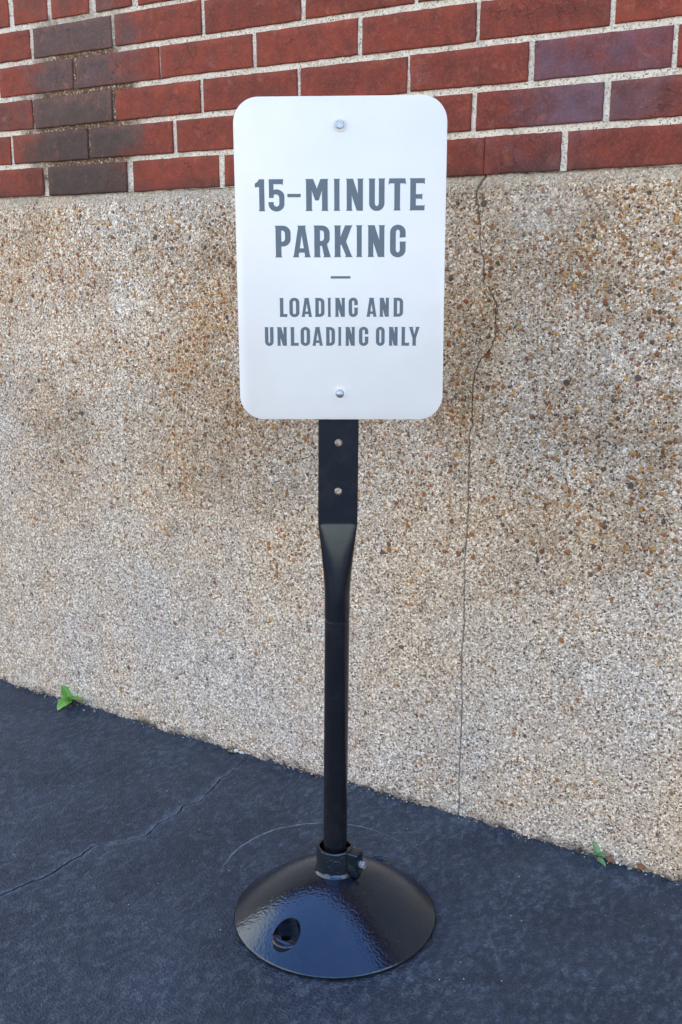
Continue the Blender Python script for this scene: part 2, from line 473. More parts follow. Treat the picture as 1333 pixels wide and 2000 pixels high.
def cracked_grid(us, rows, c0, centre, half, depth, place):
    """height-field grid whose columns are parted along a crack near u=c0; rows is a list of r."""
    L = [u for u in us if u < c0 - .004]; Q = [u for u in us if u > c0 + .004]
    verts, faces = [], []
    for r in rows:
        c, hw = centre(r), half(r)
        off = c - c0
        cols = []
        for u in L: cols.append((u + off * max(0, 1 - (c0 - u) / .25), 0))
        cols += [(c - hw - .0008, 0), (c - hw, .0), (c - hw * .8, depth if hw > 0.0001 else 0), (c + hw * .8, depth if hw > .0001 else 0), (c + hw, .0), (c + hw + .0008, 0)]
        for u in Q: cols.append((u + off * max(0, 1 - (u - c0) / .25), 0))
        for u, d in cols: verts.append(place(u, r, d))
    n = len(L) + len(Q) + 6
    for j in range(len(rows) - 1):
        for i in range(n - 1):
            a = j * n + i
            faces.append((a, a + 1, a + n + 1, a + n))
    return verts, faces, n

# ---------------------------------------------------------------- foundation wall
CRACK = sorted([(1.238, .2933), (1.2306, .2944), (1.2163, .2814), (1.204, .2775), (1.1839, .2816), (1.1486, .2878), (1.1259, .2872), (1.1031, .2908),
 (1.0903, .2969), (1.0532, .2967), (1.0443, .307), (1.0136, .3237), (.98, .3221), (.9618, .3242), (.9352, .3152), (.9159, .2956), (.8886, .2848),
 (.8669, .2825), (.8262, .2817), (.7962, .2833), (.7764, .277), (.7489, .2797), (.7126, .2788), (.648, .2808), (.5855, .2788), (.5444, .2761),
 (.4694, .2772), (.4048, .2783), (.3381, .2742), (.2484, .2788), (.1802, .2788), (.0773, .2764), (.0364, .2788), (.0023, .2768)])
ZTOP = 1.2345
def wall_y(u, z):
    return .0022 * nz(u * 3, z * 3) + .0012 * nz(u * 17, z * 17, 4) + .0009 * nz(u * 60, z * 60, 9)
def build_foundation():
    us = axis(-1.15, .85, .0065, (-4.2, 4.2))
    zs = [-.12, -.05] + [-.02 + i * .0042 for i in range(int((ZTOP + .02) / .0042) + 1)] + [ZTOP]
    cen = lambda z: lerp_poly(CRACK, z) + .0024 * nz(z * 90, 3) + .0014 * nz(z * 230, 5)
    def half(z):
        a = .0012 + .0010 * nz(z * 38, 8) + .0009 * nz(z * 130, 3)
        a += .0004 if z > .80 else .0006
        if 1.2 < z: a += .001
        return max(.0006, a)
    chip = lambda u, z: .004 * max(0, nz(u * 40, 1.7) + .1) if z > ZTOP - .004 else 0
    v, f, n = cracked_grid(us, zs, .285, cen, half, .05, lambda u, r, d: (u, wall_y(u, r) + d + chip(u, r), r))
    # cap and back
    k = len(v)
    last = v[-n:]
    v += [(p[0], .03, ZTOP - .0006) for p in last]
    v += [(p[0], .26, ZTOP - .0006) for p in last]
    v += [(p[0], .26, -.12) for p in last]
    for a0, b0 in ((k - n, k), (k, k + n), (k + n, k + 2 * n)):
        for i in range(n - 1): f.append((a0 + i, a0 + i + 1, b0 + i + 1, b0 + i))
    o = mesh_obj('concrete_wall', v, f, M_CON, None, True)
    tag(frame(o), 'rough pebbly concrete wall with a long vertical crack, under the red bricks', 'wall')
    # grit and pebbles standing proud of the face (surface texture of the wall)
    return o
FOUND = build_foundation()

# ---------------------------------------------------------------- brick wall
PITCH = .2345
ROWS = [  # (joints: (left edge, right edge) of each perpend), per-brick (flash left, flash right, purple, tone)
 dict(j=[(-.7825, -.7647), (-.5313, -.5146), (-.2851, -.2708), (-.046, -.034), (.1985, .2095), (.2921, .2930), (.4304, .4419)],
      t=[(.1, .1, 0, .55), (.95, .62, 0, .5), (.0, .0, 0, .75), (0, 0, 0, .6), (0, 0, 0, .4), (.30, .35, .6, .25), (.36, .5, .6, .25), (.45, .1, .8, .35)]),
 dict(j=[(-.8817, -.8716), (-.6395, -.6304), (-.4005, -.3896), (-.168, -.158), (.046, .056), (.2666, .2762), (.4982, .5099)],
      t=[(0, 0, 0, .6), (.35, 1., 0, .5), (1., .1, 0, .5), (0, 0, 0, .55), (0, 0, 0, .5), (.1, .1, 0, .3), (.2, .95, .9, .1), (.65, .25, .7, .4)]),
 dict(j=[(-.8032, -.7967), (-.5642, -.554), (-.3267, -.3188), (-.094, -.0858), (.1396, .1467), (.3682, .3781), (.6029, .6122)],
      t=[(.45, .45, .1, .4), (.8, .8, 0, .9), (.1, 0, 0, .7), (.25, .1, 0, .4), (.1, .3, .6, .4), (.1, .1, 0, .4), (.65, .55, 1, .5), (.1, 0, 0, .5)]),
 dict(j=[(-.9171, -.9035), (-.6738, -.6601), (-.4301, -.426), (-.196, -.1875), (.037, .0477), (.2705, .2781), (.502, .5102)],
      t=[(.3, .3, 0, .5), (.2, .85, .2, .7), (.85, .3, .2, .6), (0, 0, 0, .75), (.1, .1, 0, .7), (.1, .1, 0, .5), (.15, .4, .3, .45), (0, 0, 0, 1.)]),
 dict(j=[(-.7989, -.7877), (-.5573, -.5473), (-.3185, -.3108), (-.0843, -.073), (.1522, .1602)],
      t=[(.3, .3, 0, .5), (.72, .8, .1, .9), (.6, .1, .3, .7), (.05, .1, 0, .3), (.05, .05, 0, .5), (.1, .1, 0, .4)]),
 dict(j=[(-.8597, -.8418), (-.74, -.726), (-.6176, -.5971), (-.4976, -.481), (-.260, -.250)],
      t=[(0, 0, 0, .9), (.3, .5, .2, .8), (.4, .4, .2, 1.), (.6, .3, .3, .6), (.05, .05, 0, .8), (.1, .1, 0, .5)]),
]
def brick_geo(V, F, A, x0, x1, z0, z1, fine, att, rnd):
    fl0, fl1, pp, tn = att
    nx, nzv = (14, 5) if fine else (3, 2)
    r1, r2 = .0009, .0030
    j = lambda s: (rnd.random() - .5) * 2 * s
    tilt = (j(.0010), j(.0008), j(.0008))
    cs = [(j(.0010), j(.0010)) for _ in range(4)]
    xs = [(0, 0, 1), (0, 0, 0)] + [(0, r1, 0)] + [(u, 0, 0) for u in [i / nx for i in range(nx + 1)]] + [(1, -r1, 0), (1, 0, 0), (1, 0, 1)]
    zs = [(0, 0, 1), (0, 0, 0)] + [(0, r1, 0)] + [(u, 0, 0) for u in [i / nzv for i in range(nzv + 1)]] + [(1, -r1, 0), (1, 0, 0), (1, 0, 1)]
    def pos(lst, i, a, b):
        u, o, d = lst[i]
        n = len(lst)
        if 3 <= i < n - 3: return a + r2 + (b - a - 2 * r2) * u
        return (a if u == 0 else b) + o
    k = len(V); NX, NZ = len(xs), len(zs)
    for jz in range(NZ):
        for ix in range(NX):
            x = pos(xs, ix, x0, x1); z = pos(zs, jz, z0, z1)
            u = (x - x0) / (x1 - x0); w_ = (z - z0) / (z1 - z0)
            deep = xs[ix][2] or zs[jz][2]
            e = min(min(ix, NX - 1 - ix), min(jz, NZ - 1 - jz))
            y = -.0056 + tilt[0] + tilt[1] * (u - .5) + tilt[2] * (w_ - .5)
            if e == 1: y += .0016
            elif e == 2: y += .0005
            y += .0007 * nz(x * 35, z * 35, 2)
            if deep: y = .012
            dx = cs[0][0] * (1 - u) * (1 - w_) + cs[1][0] * u * (1 - w_) + cs[2][0] * (1 - u) * w_ + cs[3][0] * u * w_
            dz = cs[0][1] * (1 - u) * (1 - w_) + cs[1][1] * u * (1 - w_) + cs[2][1] * (1 - u) * w_ + cs[3][1] * u * w_
            if fine and e <= 3:
                dx += .0012 * nz(x * 90, z * 90, 6); dz += .0014 * nz(x * 90, z * 90, 12)
            V.append((x + dx, y, z + dz))
            dm = min(x - x0, x1 - x, z - z0, z1 - z)
            A.append((fl0 + (fl1 - fl0) * u, tn, pp, max(0.0, 1 - abs(dm - .006) / .006)))
    for jz in range(NZ - 1):
        for ix in range(NX - 1):
            if (ix in (0, NX - 2)) and (jz in (0, NZ - 2)): continue
            a = k + jz * NX + ix
            F.append((a, a + 1, a + NX + 1, a + NX))

def build_bricks():
    root = frame(empty('brick_wall', WLOC))
    tag(root, 'red brick wall with pale mortar and a few dark stained bricks, above the concrete', 'wall')
    V, F, A = [], [], []
    rnd = random.Random(11)
    for k in range(41):
        z0 = 1.235 + .0723 * k; z1 = z0 + .0613
        if k < len(ROWS): js = list(ROWS[k]['j']); ts = list(ROWS[k]['t'])
        else:
            o = (.0 if k % 2 else PITCH / 2) + rnd.uniform(-.01, .01)
            js = [(o - .7 + i * PITCH, o - .69 + i * PITCH) for i in range(6)]
            ts = [(rnd.random() * .3, rnd.random() * .3, rnd.random(), rnd.random()) for _ in range(7)]
        ntl = 0
        while js[0][0] > -4.1:
            a = js[0][0] - PITCH + rnd.uniform(-.004, .004); js.insert(0, (a, a + .0095)); ntl += 1
        while js[-1][0] < 4.1:
            a = js[-1][0] + PITCH + rnd.uniform(-.004, .004); js.append((a, a + .0095))
        for i in range(len(js) - 1):
            x0, x1 = js[i][1], js[i + 1][0]
            q = i + 1 - ntl
            at = ts[q] if 0 <= q < len(ts) else (rnd.random() * .4, rnd.random() * .4, rnd.random(), rnd.random())
            fine = x1 > -1.3 and x0 < 1.0 and k < 7
            jz = rnd.uniform(-.0006, .0006)
            brick_geo(V, F, A, x0, x1, z0 + jz, z1 + jz, fine, at, rnd)
    o = mesh_obj('brick_courses', V, F, M_BRICK, root, True)
    me = o.data
    for i, nme in enumerate(('flash', 'tone', 'purple', 'edge')):
        at = me.attributes.new(nme, 'FLOAT', 'POINT')
        at.data.foreach_set('value', [a[i] for a in A])
    # mortar bed: gently uneven sheet with thickness
    us = axis(-1.15, .85, .010, (-4.15, 4.15)); zs = [ZTOP - .0003 + i * .006 for i in range(75)]
    while zs[-1] < 4.19: zs.append(zs[-1] + .08)
    v, f = [], []
    for z in zs:
        for u in us:
            v.append((u, -.0016 + .0011 * nz(u * 70, z * 70, 3) + .0012 * nz(u * 24, z * 24, 8), z))
    n = len(us)
    for j in range(len(zs) - 1):
        for i in range(n - 1):
            a = j * n + i; f.append((a, a + 1, a + n + 1, a + n))
    k = len(v); top = zs[-1]
    v += [(-4.15, .25, ZTOP), (4.15, .25, ZTOP), (-4.15, .25, top), (4.15, .25, top), (-4.15, .004, top), (4.15, .004, top), (-4.15, .004, ZTOP), (4.15, .004, ZTOP)]
    f += [(k, k + 1, k + 3, k + 2), (k + 2, k + 3, k + 5, k + 4), (k, k + 2, k + 4, k + 6), (k + 1, k + 3, k + 5, k + 7)]
    mesh_obj('mortar_bed', v, f, M_MORT, root, True)
build_bricks()

# ---------------------------------------------------------------- ground
GCR = sorted([(.0, -.24), (.034, -.2367), (.077, -.2282), (.124, -.2288), (.1718, -.2172), (.226, -.2044), (.2519, -.2238), (.291, -.2137), (.3311, -.2218),
 (.3787, -.2096), (.4076, -.2231), (.4244, -.2373), (.4392, -.2482), (.4659, -.2723), (.4926, -.2708), (.5205, -.2725), (.5523, -.2694),
 (.5869, -.2723), (.6103, -.2814), (.6469, -.2899), (.6676, -.2958), (.9, -.33), (1.3, -.30)])
def ground_z(u, t):
    near = 1 if (-2 < u < 2 and -.1 < t < 1.6) else 0
    if not near: return 0
    h = .0014 * nz(u * 11, t * 11, 1) + .0009 * nz(u * 42, t * 42, 2)
    lip = max(0, 1 - max(t, 0) / .028)
    h += lip * lip * (.0042 + .0060 * nz(u * 9, 5.5) + .0075 * nz(u * 38, 7.7) + .0055 * nz(u * 95, t * 60, 3))
    h += lip * .0035 * nz(u * 170, t * 150, 8)
    h -= .0008
    bx, bt = u - .2368, t - .4041
    if bx * bx + bt * bt < .22 ** 2: h = h * .35 - .0012
    return h
def build_ground():
    us = axis(-1.15, .95, .0075, (-400, 400), 1.5)
    ts = axis(-.012, 1.05, .0065, (-400, 400), 1.5)
    ts = [t for t in ts]
    cen = lambda t: lerp_poly(GCR, t) + .0050 * nz(t * 45, 2) + .0030 * nz(t * 130, 6)
    def half(t):
        if t < .02 or t > 1.2: return 0.00001
        a = .0014 + .0013 * nz(t * 21, 4) + .0006 * nz(t * 90, 8)
        if t > .46: a += .0009
        if .435 < t < .46: a *= .4
        return max(.0001, a)
    v, f, n = cracked_grid(us, ts, -.24, cen, half, -.009, lambda u, r, d: (u, -r, ground_z(u, r) + d * 4))
    f = [tuple(reversed(q)) for q in f]
    o = mesh_obj('asphalt_ground', v, f, M_ASPH, None, True)
    EL = [0.0] * len(v)
    nl = len([u for u in us if u < -.244])
    for j, t in enumerate(ts):
        if .06 < t < 1.2: EL[j * n + nl - 1] = EL[j * n + nl + 6] = .4; EL[j * n + nl] = EL[j * n + nl + 5] = 1.0
    at = o.data.attributes.new('edge', 'FLOAT', 'POINT')
    at.data.foreach_set('value', EL)
    tag(frame(o), 'dark blue-black sealed asphalt with a crack running out from the wall', 'ground', kind='structure')
build_ground()

# ---------------------------------------------------------------- the sign stand
BX, BY = -.0101, 1.582
stand = empty('parking_sign', (BX, BY, -.0005))
tag(stand, 'white 15-minute parking sign on a black pole with a round domed base', 'sign')

def lathe(prof, seg=96, close=False):
    bm = bmesh.new()
    rings = []
    for r, z in prof:
        if r < 1e-6: rings.append([bm.verts.new((0, 0, z))])
        else: rings.append([bm.verts.new((r * math.cos(2 * math.pi * i / seg), r * math.sin(2 * math.pi * i / seg), z)) for i in range(seg)])
    for a, b in zip(rings, rings[1:]):
        for i in range(seg):
            j = (i + 1) % seg
            if len(a) == 1 and len(b) == 1: continue
            if len(a) == 1: bm.faces.new((a[0], b[j], b[i]))
            elif len(b) == 1: bm.faces.new((a[i], a[j], b[0]))
            else: bm.faces.new((a[i], a[j], b[j], b[i]))
    return bm

def boolean(ob, cutter, op='DIFFERENCE'):
    md = ob.modifiers.new('b', 'BOOLEAN')
    md.operation = op; md.object = cutter; md.solver = 'EXACT'
    dg = bpy.context.evaluated_depsgraph_get()
    dg.update()
    me = bpy.data.meshes.new_from_object(ob.evaluated_get(dg))
    ob.modifiers.clear()
    ob.data = me
    bpy.data.objects.remove(cutter)

def smooth_by_angle(ob, ang=35):
    bm = bmesh.new(); bm.from_mesh(ob.data)
    bmesh.ops.remove_doubles(bm, verts=bm.verts, dist=1e-6)
    bmesh.ops.recalc_face_normals(bm, faces=bm.faces)
    for f in bm.faces: f.smooth = True
    for e in bm.edges:
        e.smooth = not (len(e.link_faces) == 2 and e.calc_face_angle(0) > R(ang))
    bm.to_mesh(ob.data); bm.free()

RB = .1722
def dome_z(r): return .006 + .088 * (1 - (r / RB) ** 1.7)
prof = [(0, .002), (RB - .003, .002), (RB - .0008, .0025), (RB, .0045), (RB - .0003, .0065), (RB - .0022, dome_z(RB - .0022) + .0004)]
N = 44
for i in range(1, N + 1):
    r = (RB - .0045) * (1 - i / N)
    if r < .030: r = .030
    prof.append((r, dome_z(r)))
    if r == .030: break
# fillet up into the socket
prof += [(.0295, dome_z(.03) + .002), (.0, dome_z(.03) + .003)]
base = bm_obj('domed_base', lathe(prof, 128), M_DOME, stand)
BOSS = [(-.078, -.108), (.078, .112)]
ZF = .0305
for (cx, cy) in BOSS:
    for r, z0, z1 in ((.0235, ZF, .2), (.0080, -.02, .1)):
        c = lathe([(0, z0), (r, z0), (r, z1), (0, z1)], 48)
        c.transform(Matrix.Translation((BX + cx, BY + cy, 0)))
        co = bm_obj('cut', c, None)
        base.location = (BX, BY, -.0005); base.parent = None
        boolean(base, co)
base.location = (0, 0, 0); base.parent = stand
base.data.materials.clear(); base.data.materials.append(M_DOME)
smooth_by_angle(base, 40)
def boss(cx, cy):
    ro, ri, hr = .0228, .0165, .0080
    bm = lathe([(hr, .003), (ro, .003), (ro, ZF - .0028), (ro - .0006, ZF - .0006), (ro - .0020, ZF + .0004), (ri + .0012, ZF + .0003), (ri, ZF - .0008),
                (ri - .0015, ZF - .0022), (hr + .001, ZF - .0026), (hr, ZF - .0034), (hr, .003)], 64)
    bm.transform(Matrix.Translation((cx, cy, 0)))
    return bm_obj('anchor_boss', bm, M_DOME, stand, True, 50)
for b in BOSS: boss(*b)

# socket collar with a clamp lug
zc0 = dome_z(.031) - .001
ZC = .1325
bm = lathe([(.0415, zc0 - .0075), (.0365, zc0 - .002), (.0330, zc0 + .003), (.0315, zc0 + .008), (.0308, ZC - .0025), (.0300, ZC - .0006), (.0282, ZC),
            (.0262, ZC - .0004), (.0246, ZC - .003), (.0235, ZC - .012), (.0235, zc0 - .02), (.0415, zc0 - .02)], 72)
bm_obj('socket_collar', bm, M_DOME, stand, True, 40)
def rounded_box(sx, sy, sz, bev, segs=3):
    bm = bmesh.new()
    bmesh.ops.create_cube(bm, size=1)
    for v in bm.verts: v.co = Vector((v.co.x * sx, v.co.y * sy, v.co.z * sz))
    bmesh.ops.bevel(bm, geom=bm.edges[:], offset=bev, segments=segs, affect='EDGES', profile=.5)
    return bm
lb = rounded_box(.026, .024, .042, .0022)
LUGA = R(-26)
lb.transform(Matrix.Translation((.0335 * math.cos(LUGA), .0335 * math.sin(LUGA), ZC - .0235)) @ Matrix.Rotation(LUGA, 4, 'Z'))
bm_obj('clamp_lug', lb, M_DOME, stand, True, 30)
# clamp bolt
def cyl_between(a, b, r, seg=24, r2=None):
    a, b = Vector(a), Vector(b)
    d = b - a
    bm = bmesh.new()
    bmesh.ops.create_cone(bm, cap_ends=True, segments=seg, radius1=r, radius2=r if r2 is None else r2, depth=d.length)
    bm.transform(Matrix.Translation((a + b) / 2) @ d.to_track_quat('Z', 'Y').to_matrix().to_4x4())
    return bm
u = Vector((math.cos(LUGA), math.sin(LUGA), 0))
p = Vector((.0335 * u.x, .0335 * u.y, ZC - .024)) + u * .013
bm = cyl_between(p - u * .002, p + u * .0085, .0060, 6, .0056)
bmesh.ops.bevel(bm, geom=bm.edges[:], offset=.0006, segments=2, affect='EDGES')
bm_obj('clamp_bolt', bm, M_ZINC, stand, True, 30)

# pole: round tube, flared and flattened head
LEAN = .0086
def lean(z): return LEAN * (z - .1)
SEG = 72
def section(z, wx, wy, p, dy=0.0):
    pts = []
    for i in range(SEG):
        a = 2 * math.pi * i / SEG
        c, s = math.cos(a), math.sin(a)
        x = math.copysign(abs(c) ** (2 / p), c) * wx
        y = math.copysign(abs(s) ** (2 / p), s) * wy
        pts.append((x + lean(z), y + dy, z))
    return pts
def loft(secs):
    bm = bmesh.new()
    rings = [[bm.verts.new(q) for q in s] for s in secs]
    for a, b in zip(rings, rings[1:]):
        for i in range(SEG):
            bm.faces.new((a[i], a[(i + 1) % SEG], b[(i + 1) % SEG], b[i]))
    bm.faces.new(rings[0][::-1]); bm.faces.new(rings[-1])
    return bm
RP = .0199
bm_obj('lower_pole', loft([section(.095, RP, RP, 2), section(.3, RP, RP, 2), section(.5285, RP, RP, 2), section(.5305, RP, RP, 2), section(.5315, RP - .0012, RP - .0012, 2), section(.536, RP - .0014, RP - .0014, 2)]), M_POLE, stand, True, 25)
secs = [section(.5335, RP - .0010, RP - .0010, 2), section(.5350, RP + .0002, RP + .0002, 2), section(.5375, RP + .0003, RP + .0003, 2)]
n = 22
za, zb = .575, .688
for i in range(n + 1):
    q = i / n
    z = za + (zb - za) * q
    s1 = q * q * (3 - 2 * q)
    wx = RP + .0003 + (.0302 - RP) * (q ** 1.35)
    wy = RP + .0003 - (RP - .0060) * (q ** 1.25)
    secs.append(section(z, wx, wy, 2 + 5.5 * q ** 2.2))
secs.append(section(.6905, .0306, .0058, 9))
secs.append(section(.694, .0307, .0058, 12))
head = loft(secs)
def holed_plate(bm, hx, hy, rb, z0, z1, holes, rh):
    """flat bar with rounded long edges and round holes right through it"""
    fx = hx - rb
    zs = [z0]
    for z in holes: zs += [z - fx, z + fx]
    zs.append(z1)
    prof_ = [(fx + rb * math.sin(a), -hy + rb - rb * math.cos(a)) for a in (0, R(22.5), R(45), R(67.5), R(90))]
    prof_ += [(x, -y) for x, y in prof_[::-1]]
    def V(x, y, z): return bm.verts.new((x + lean(z), y, z))
    for sg in (-1, 1):
        cols = [[V(sg * x, y, z) for x, y in prof_] for z in zs]
        for a, b in zip(cols, cols[1:]):
            for i in range(len(a) - 1): bm.faces.new((a[i], a[i + 1], b[i + 1], b[i]))
    for k in range(0, len(zs), 2):
        for y in (-hy, hy):
            bm.faces.new([V(-fx, y, zs[k]), V(fx, y, zs[k]), V(fx, y, zs[k + 1]), V(-fx, y, zs[k + 1])])
    nn = 40
    for z in holes:
        rim = {}
        for y in (-hy, hy):
            ins, mid, out = [], [], []
            for i in range(nn):
                a = 2 * math.pi * i / nn + math.pi / 4
                c, s_ = math.cos(a), math.sin(a)
                q = fx / max(abs(c), abs(s_))
                sy = 1 if y > 0 else -1
                ins.append(V(rh * c, y - sy * .0006, z + rh * s_)); mid.append(V((rh + .0006) * c, y, z + (rh + .0006) * s_)); out.append(V(q * c, y, z + q * s_))
            rim[y] = ins
            for i in range(nn):
                j_ = (i + 1) % nn
                bm.faces.new((out[i], out[j_], mid[j_], mid[i])); bm.faces.new((mid[i], mid[j_], ins[j_], ins[i]))
        for i in range(nn):
            j_ = (i + 1) % nn
            bm.faces.new((rim[-hy][i], rim[-hy][j_], rim[hy][j_], rim[hy][i]))
    bmesh.ops.remove_doubles(bm, verts=bm.verts, dist=2e-6)
holed_plate(head, .0307, .0058, .0022, .6935, 1.300, (.742, .818), .0056)
pole = bm_obj('flattened_head', head, M_POLE, stand, True, 28)

# sign panel (own frame: x right, y away, z up, origin at its centre on the front face)
SZ = 1.0845
panel_loc = Vector((-.0010 - BX, 1.5705 - BY, SZ + .0005))
SYAW, SROLL = R(-2.3), R(-.22)
W2, H2, RC = .1525, .2302, .036
def rrect(w2, h2, r, y, seg=14):
    pts = []
    for cx, cz, a0 in ((w2 - r, h2 - r, 0), (-w2 + r, h2 - r, 90), (-w2 + r, -h2 + r, 180), (w2 - r, -h2 + r, 270)):
        for i in range(seg + 1):
            a = R(a0 + 90 * i / seg)
            pts.append((cx + r * math.cos(a), y, cz + r * math.sin(a)))
    return pts
bm = bmesh.new()
rs = []
for (ins, y) in ((.0005, 0), (.0001, .00025), (0, .0006), (0, .0017), (.0004, .0021)):
    rs.append([bm.verts.new(q) for q in rrect(W2 - ins, H2 - ins, RC - ins, y)])
for a, b in zip(rs, rs[1:]):
    L_ = len(a)
    for i in range(L_): bm.faces.new((a[i], a[(i + 1) % L_], b[(i + 1) % L_], b[i]))
bm.faces.new(rs[0]); bm.faces.new(rs[-1][::-1])
panel = bm_obj('sign_panel', bm, M_SIGN, stand, True, 50)
panel.location = panel_loc
panel.rotation_euler = (0, SROLL, SYAW)

# lettering -------------------------------------------------------
class Glyphs:
    def __init__(s): s.V, s.F, s.i = [], [], 0
    def y(s):
        s.i = (s.i + 1) % 9
        return -.00022 - .000014 * s.i
    def poly(s, pts):
        y = s.y(); k = len(s.V); n = len(pts)
        s.V += [(a, y, b) for a, b in pts] + [(a, -.00001, b) for a, b in pts]
        s.F.append(tuple(range(k, k + n)))
        for i in range(n):
            j = (i + 1) % n
            s.F.append((k + i, k + n + i, k + n + j, k + j))
    def strip(s, outer, inner):
        y = s.y(); k = len(s.V); n = len(outer)
        for (a, b), (c, d) in zip(outer, inner):
            s.V += [(a, y, b), (c, y, d), (a, -.00001, b), (c, -.00001, d)]
        for i in range(n - 1):
            p = k + 4 * i; q = p + 4
            s.F += [(p, p + 1, q + 1, q), (p, q, q + 2, p + 2), (p + 1, p + 3, q + 3, q + 1)]
VS, HS, FL = .185, .155, .022       # stem, bar, flare in cap heights
def glyph(ch, x0, x1, z0, h):
    w_ = (x1 - x0) / h
    v = VS
    T = lambda pts: [(x0 + a * h, z0 + b * h) for a, b in pts]
    def stem(a, b, y0=0, y1=1, bl=1, br=1, tl=1, tr=1):
        f, e = FL, .055
        pts = [(a - f * bl, y0), (b + f * br, y0), (b, y0 + (e if br else 0)), (b, y1 - (e if tr else 0)), (b + f * tr, y1), (a - f * tl, y1), (a, y1 - (e if tl else 0)), (a, y0 + (e if bl else 0))]
        G.poly(T(pts))
    def arc(cx, cy, rx, ry, a0, a1, n=12):
        return [(cx + rx * math.cos(R(a0 + (a1 - a0) * i / n)), cy + ry * math.sin(R(a0 + (a1 - a0) * i / n))) for i in range(n + 1)]
    ro, ri = .235, .10
    if ch in 'OUG':
        a, b = (0.0, w_) if ch != 'U' else (FL, w_ - FL)
        cx = (a + b) / 2; rx = (b - a) / 2; rxi = rx - v
        g = -.012
        top_o = arc(cx, 1 - ro - g, rx, ro, 0, 180); top_i = arc(cx, 1 - HS - ri - g, rxi, ri, 0, 180)
        bot_o = arc(cx, ro + g, rx, ro, 180, 360); bot_i = arc(cx, HS + ri + g, rxi, ri, 180, 360)
        if ch == 'O':
            o_ = top_o + bot_o + top_o[:1]; i_ = top_i + bot_i + top_i[:1]
        elif ch == 'G':
            o_ = [(b, .62)] + top_o + bot_o + [(b, .44), (b + FL, .485)]
            i_ = [(b - v - .01, .605)] + top_i + bot_i + [(b - v, .44), (b - v - .01, .485)]
        else:
            o_ = [(a - FL, 1), (a, .945)] + bot_o + [(b, .945), (b + FL, 1)]
            i_ = [(a + v + FL * .6, 1), (a + v, .945)] + bot_i + [(b - v, .945), (b - v - FL * .6, 1)]
        G.strip(T(o_), T(i_)); return
    if ch in 'DPR':
        y0 = {'D': 0, 'P': .345, 'R': .36}[ch]
        a, b = FL, w_ - (0 if ch != 'R' else .03)
        stem(a, a + v, bl=1, br=0 if ch == 'D' else 1, tl=1, tr=0)
        rx = min(.26, (b - a) * .62)
        cx = b - rx; rxi = max(.03, rx - v); cxi = b - v - rxi
        o_ = [(a + .02, 1)] + arc(cx, 1 - ro, rx, ro, 90, 0) + arc(cx, y0 + ro, rx, ro, 0, -90) + [(a + .02, y0)]
        i_ = [(a + .02, 1 - HS)] + arc(cxi, 1 - HS - ri, rxi, ri, 90, 0) + arc(cxi, y0 + HS + ri, rxi, ri, 0, -90) + [(a + .02, y0 + HS)]
        G.strip(T(o_), T(i_))
        if ch == 'R':
            xl = a + v
            G.poly(T([(xl + .04, y0 + .10), (xl + .20, y0 + .12), (w_ - .01, .05), (w_ + .005, 0), (w_ - v - .06, 0), (w_ - v - .03, .05)]))
        return
    if ch == 'I': stem(FL, w_ - FL); return
    if ch == 'L':
        stem(FL, FL + v, br=0)
        G.poly(T([(FL + .02, 0), (w_ - .01, 0), (w_, .19), (w_ - .025, HS), (FL + .02, HS)])); return
    if ch == 'E':
        stem(FL, FL + v, br=0, tr=0)
        G.poly(T([(FL + .02, 0), (w_ - .005, 0), (w_, .185), (w_ - .03, HS), (FL + .02, HS)]))
        G.poly(T([(FL + .02, 1), (w_, 1), (w_ - .005, .81), (w_ - .04, 1 - HS), (FL + .02, 1 - HS)]))
        G.poly(T([(FL + .02, .365), (w_ - .12, .365), (w_ - .085, .325), (w_ - .075, .53), (w_ - .11, .505), (FL + .02, .505)])); return
    if ch == 'T':
        m_ = w_ / 2
        stem(m_ - v / 2, m_ + v / 2, 0, .93, tl=0, tr=0)
        G.poly(T([(0.03, 1), (w_ - .03, 1), (w_, .80), (w_ - .05, 1 - HS), (.05, 1 - HS), (0, .80)])); return
    if ch == 'N':
        stem(FL, FL + v - .02, tr=0); stem(w_ - FL - v + .02, w_ - FL, br=0)
        G.poly(T([(FL - .01, 1), (FL + v + .02, 1), (w_ - FL + .008, 0), (w_ - FL - v - .02, 0)])); return
    if ch == 'M':
        stem(FL, FL + v, tr=0); stem(w_ - FL - v, w_ - FL, tl=0)
        m_ = w_ / 2
        G.poly(T([(FL, 1), (FL + v + .05, 1), (m_ + .0, .70), (m_ + .06, .33), (m_ - .06, .33), (FL + v - .02, .70), (FL, .80)]))
        G.poly(T([(w_ - FL, 1), (w_ - FL - v - .05, 1), (m_ - .0, .70), (m_ - .06, .33), (m_ + .06, .33), (w_ - FL - v + .02, .70), (w_ - FL, .80)])); return
    if ch == 'A':
        m_ = w_ / 2; t = .115
        G.poly(T([(0, 0), (v + .02, 0), (v + .005, .06), (m_ + .012, .78), (m_, 1), (m_ - t - .025, 1), (m_ - t, .95), (.03, .06)]))
        G.poly(T([(w_, 0), (w_ - v - .02, 0), (w_ - v - .005, .06), (m_ - .012, .78), (m_, 1), (m_ + t + .025, 1), (m_ + t, .95), (w_ - .03, .06)]))
        G.poly(T([(v * .55, .15), (w_ - v * .55, .15), (w_ - v * .75, .285), (v * .75, .285)])); return
    if ch == 'K':
        stem(FL, FL + v)
        x = FL + v
        G.poly(T([(x - .05, .36), (x - .05, .52), (w_ - v - .05, 1), (w_ + .01, 1), (w_ - .03, .94), (x + .17, .46)]))
        G.poly(T([(x + .02, .42), (x + .17, .52), (w_ - .03, .06), (w_ + .01, 0), (w_ - v - .05, 0), (w_ - v - .03, .06)])); return
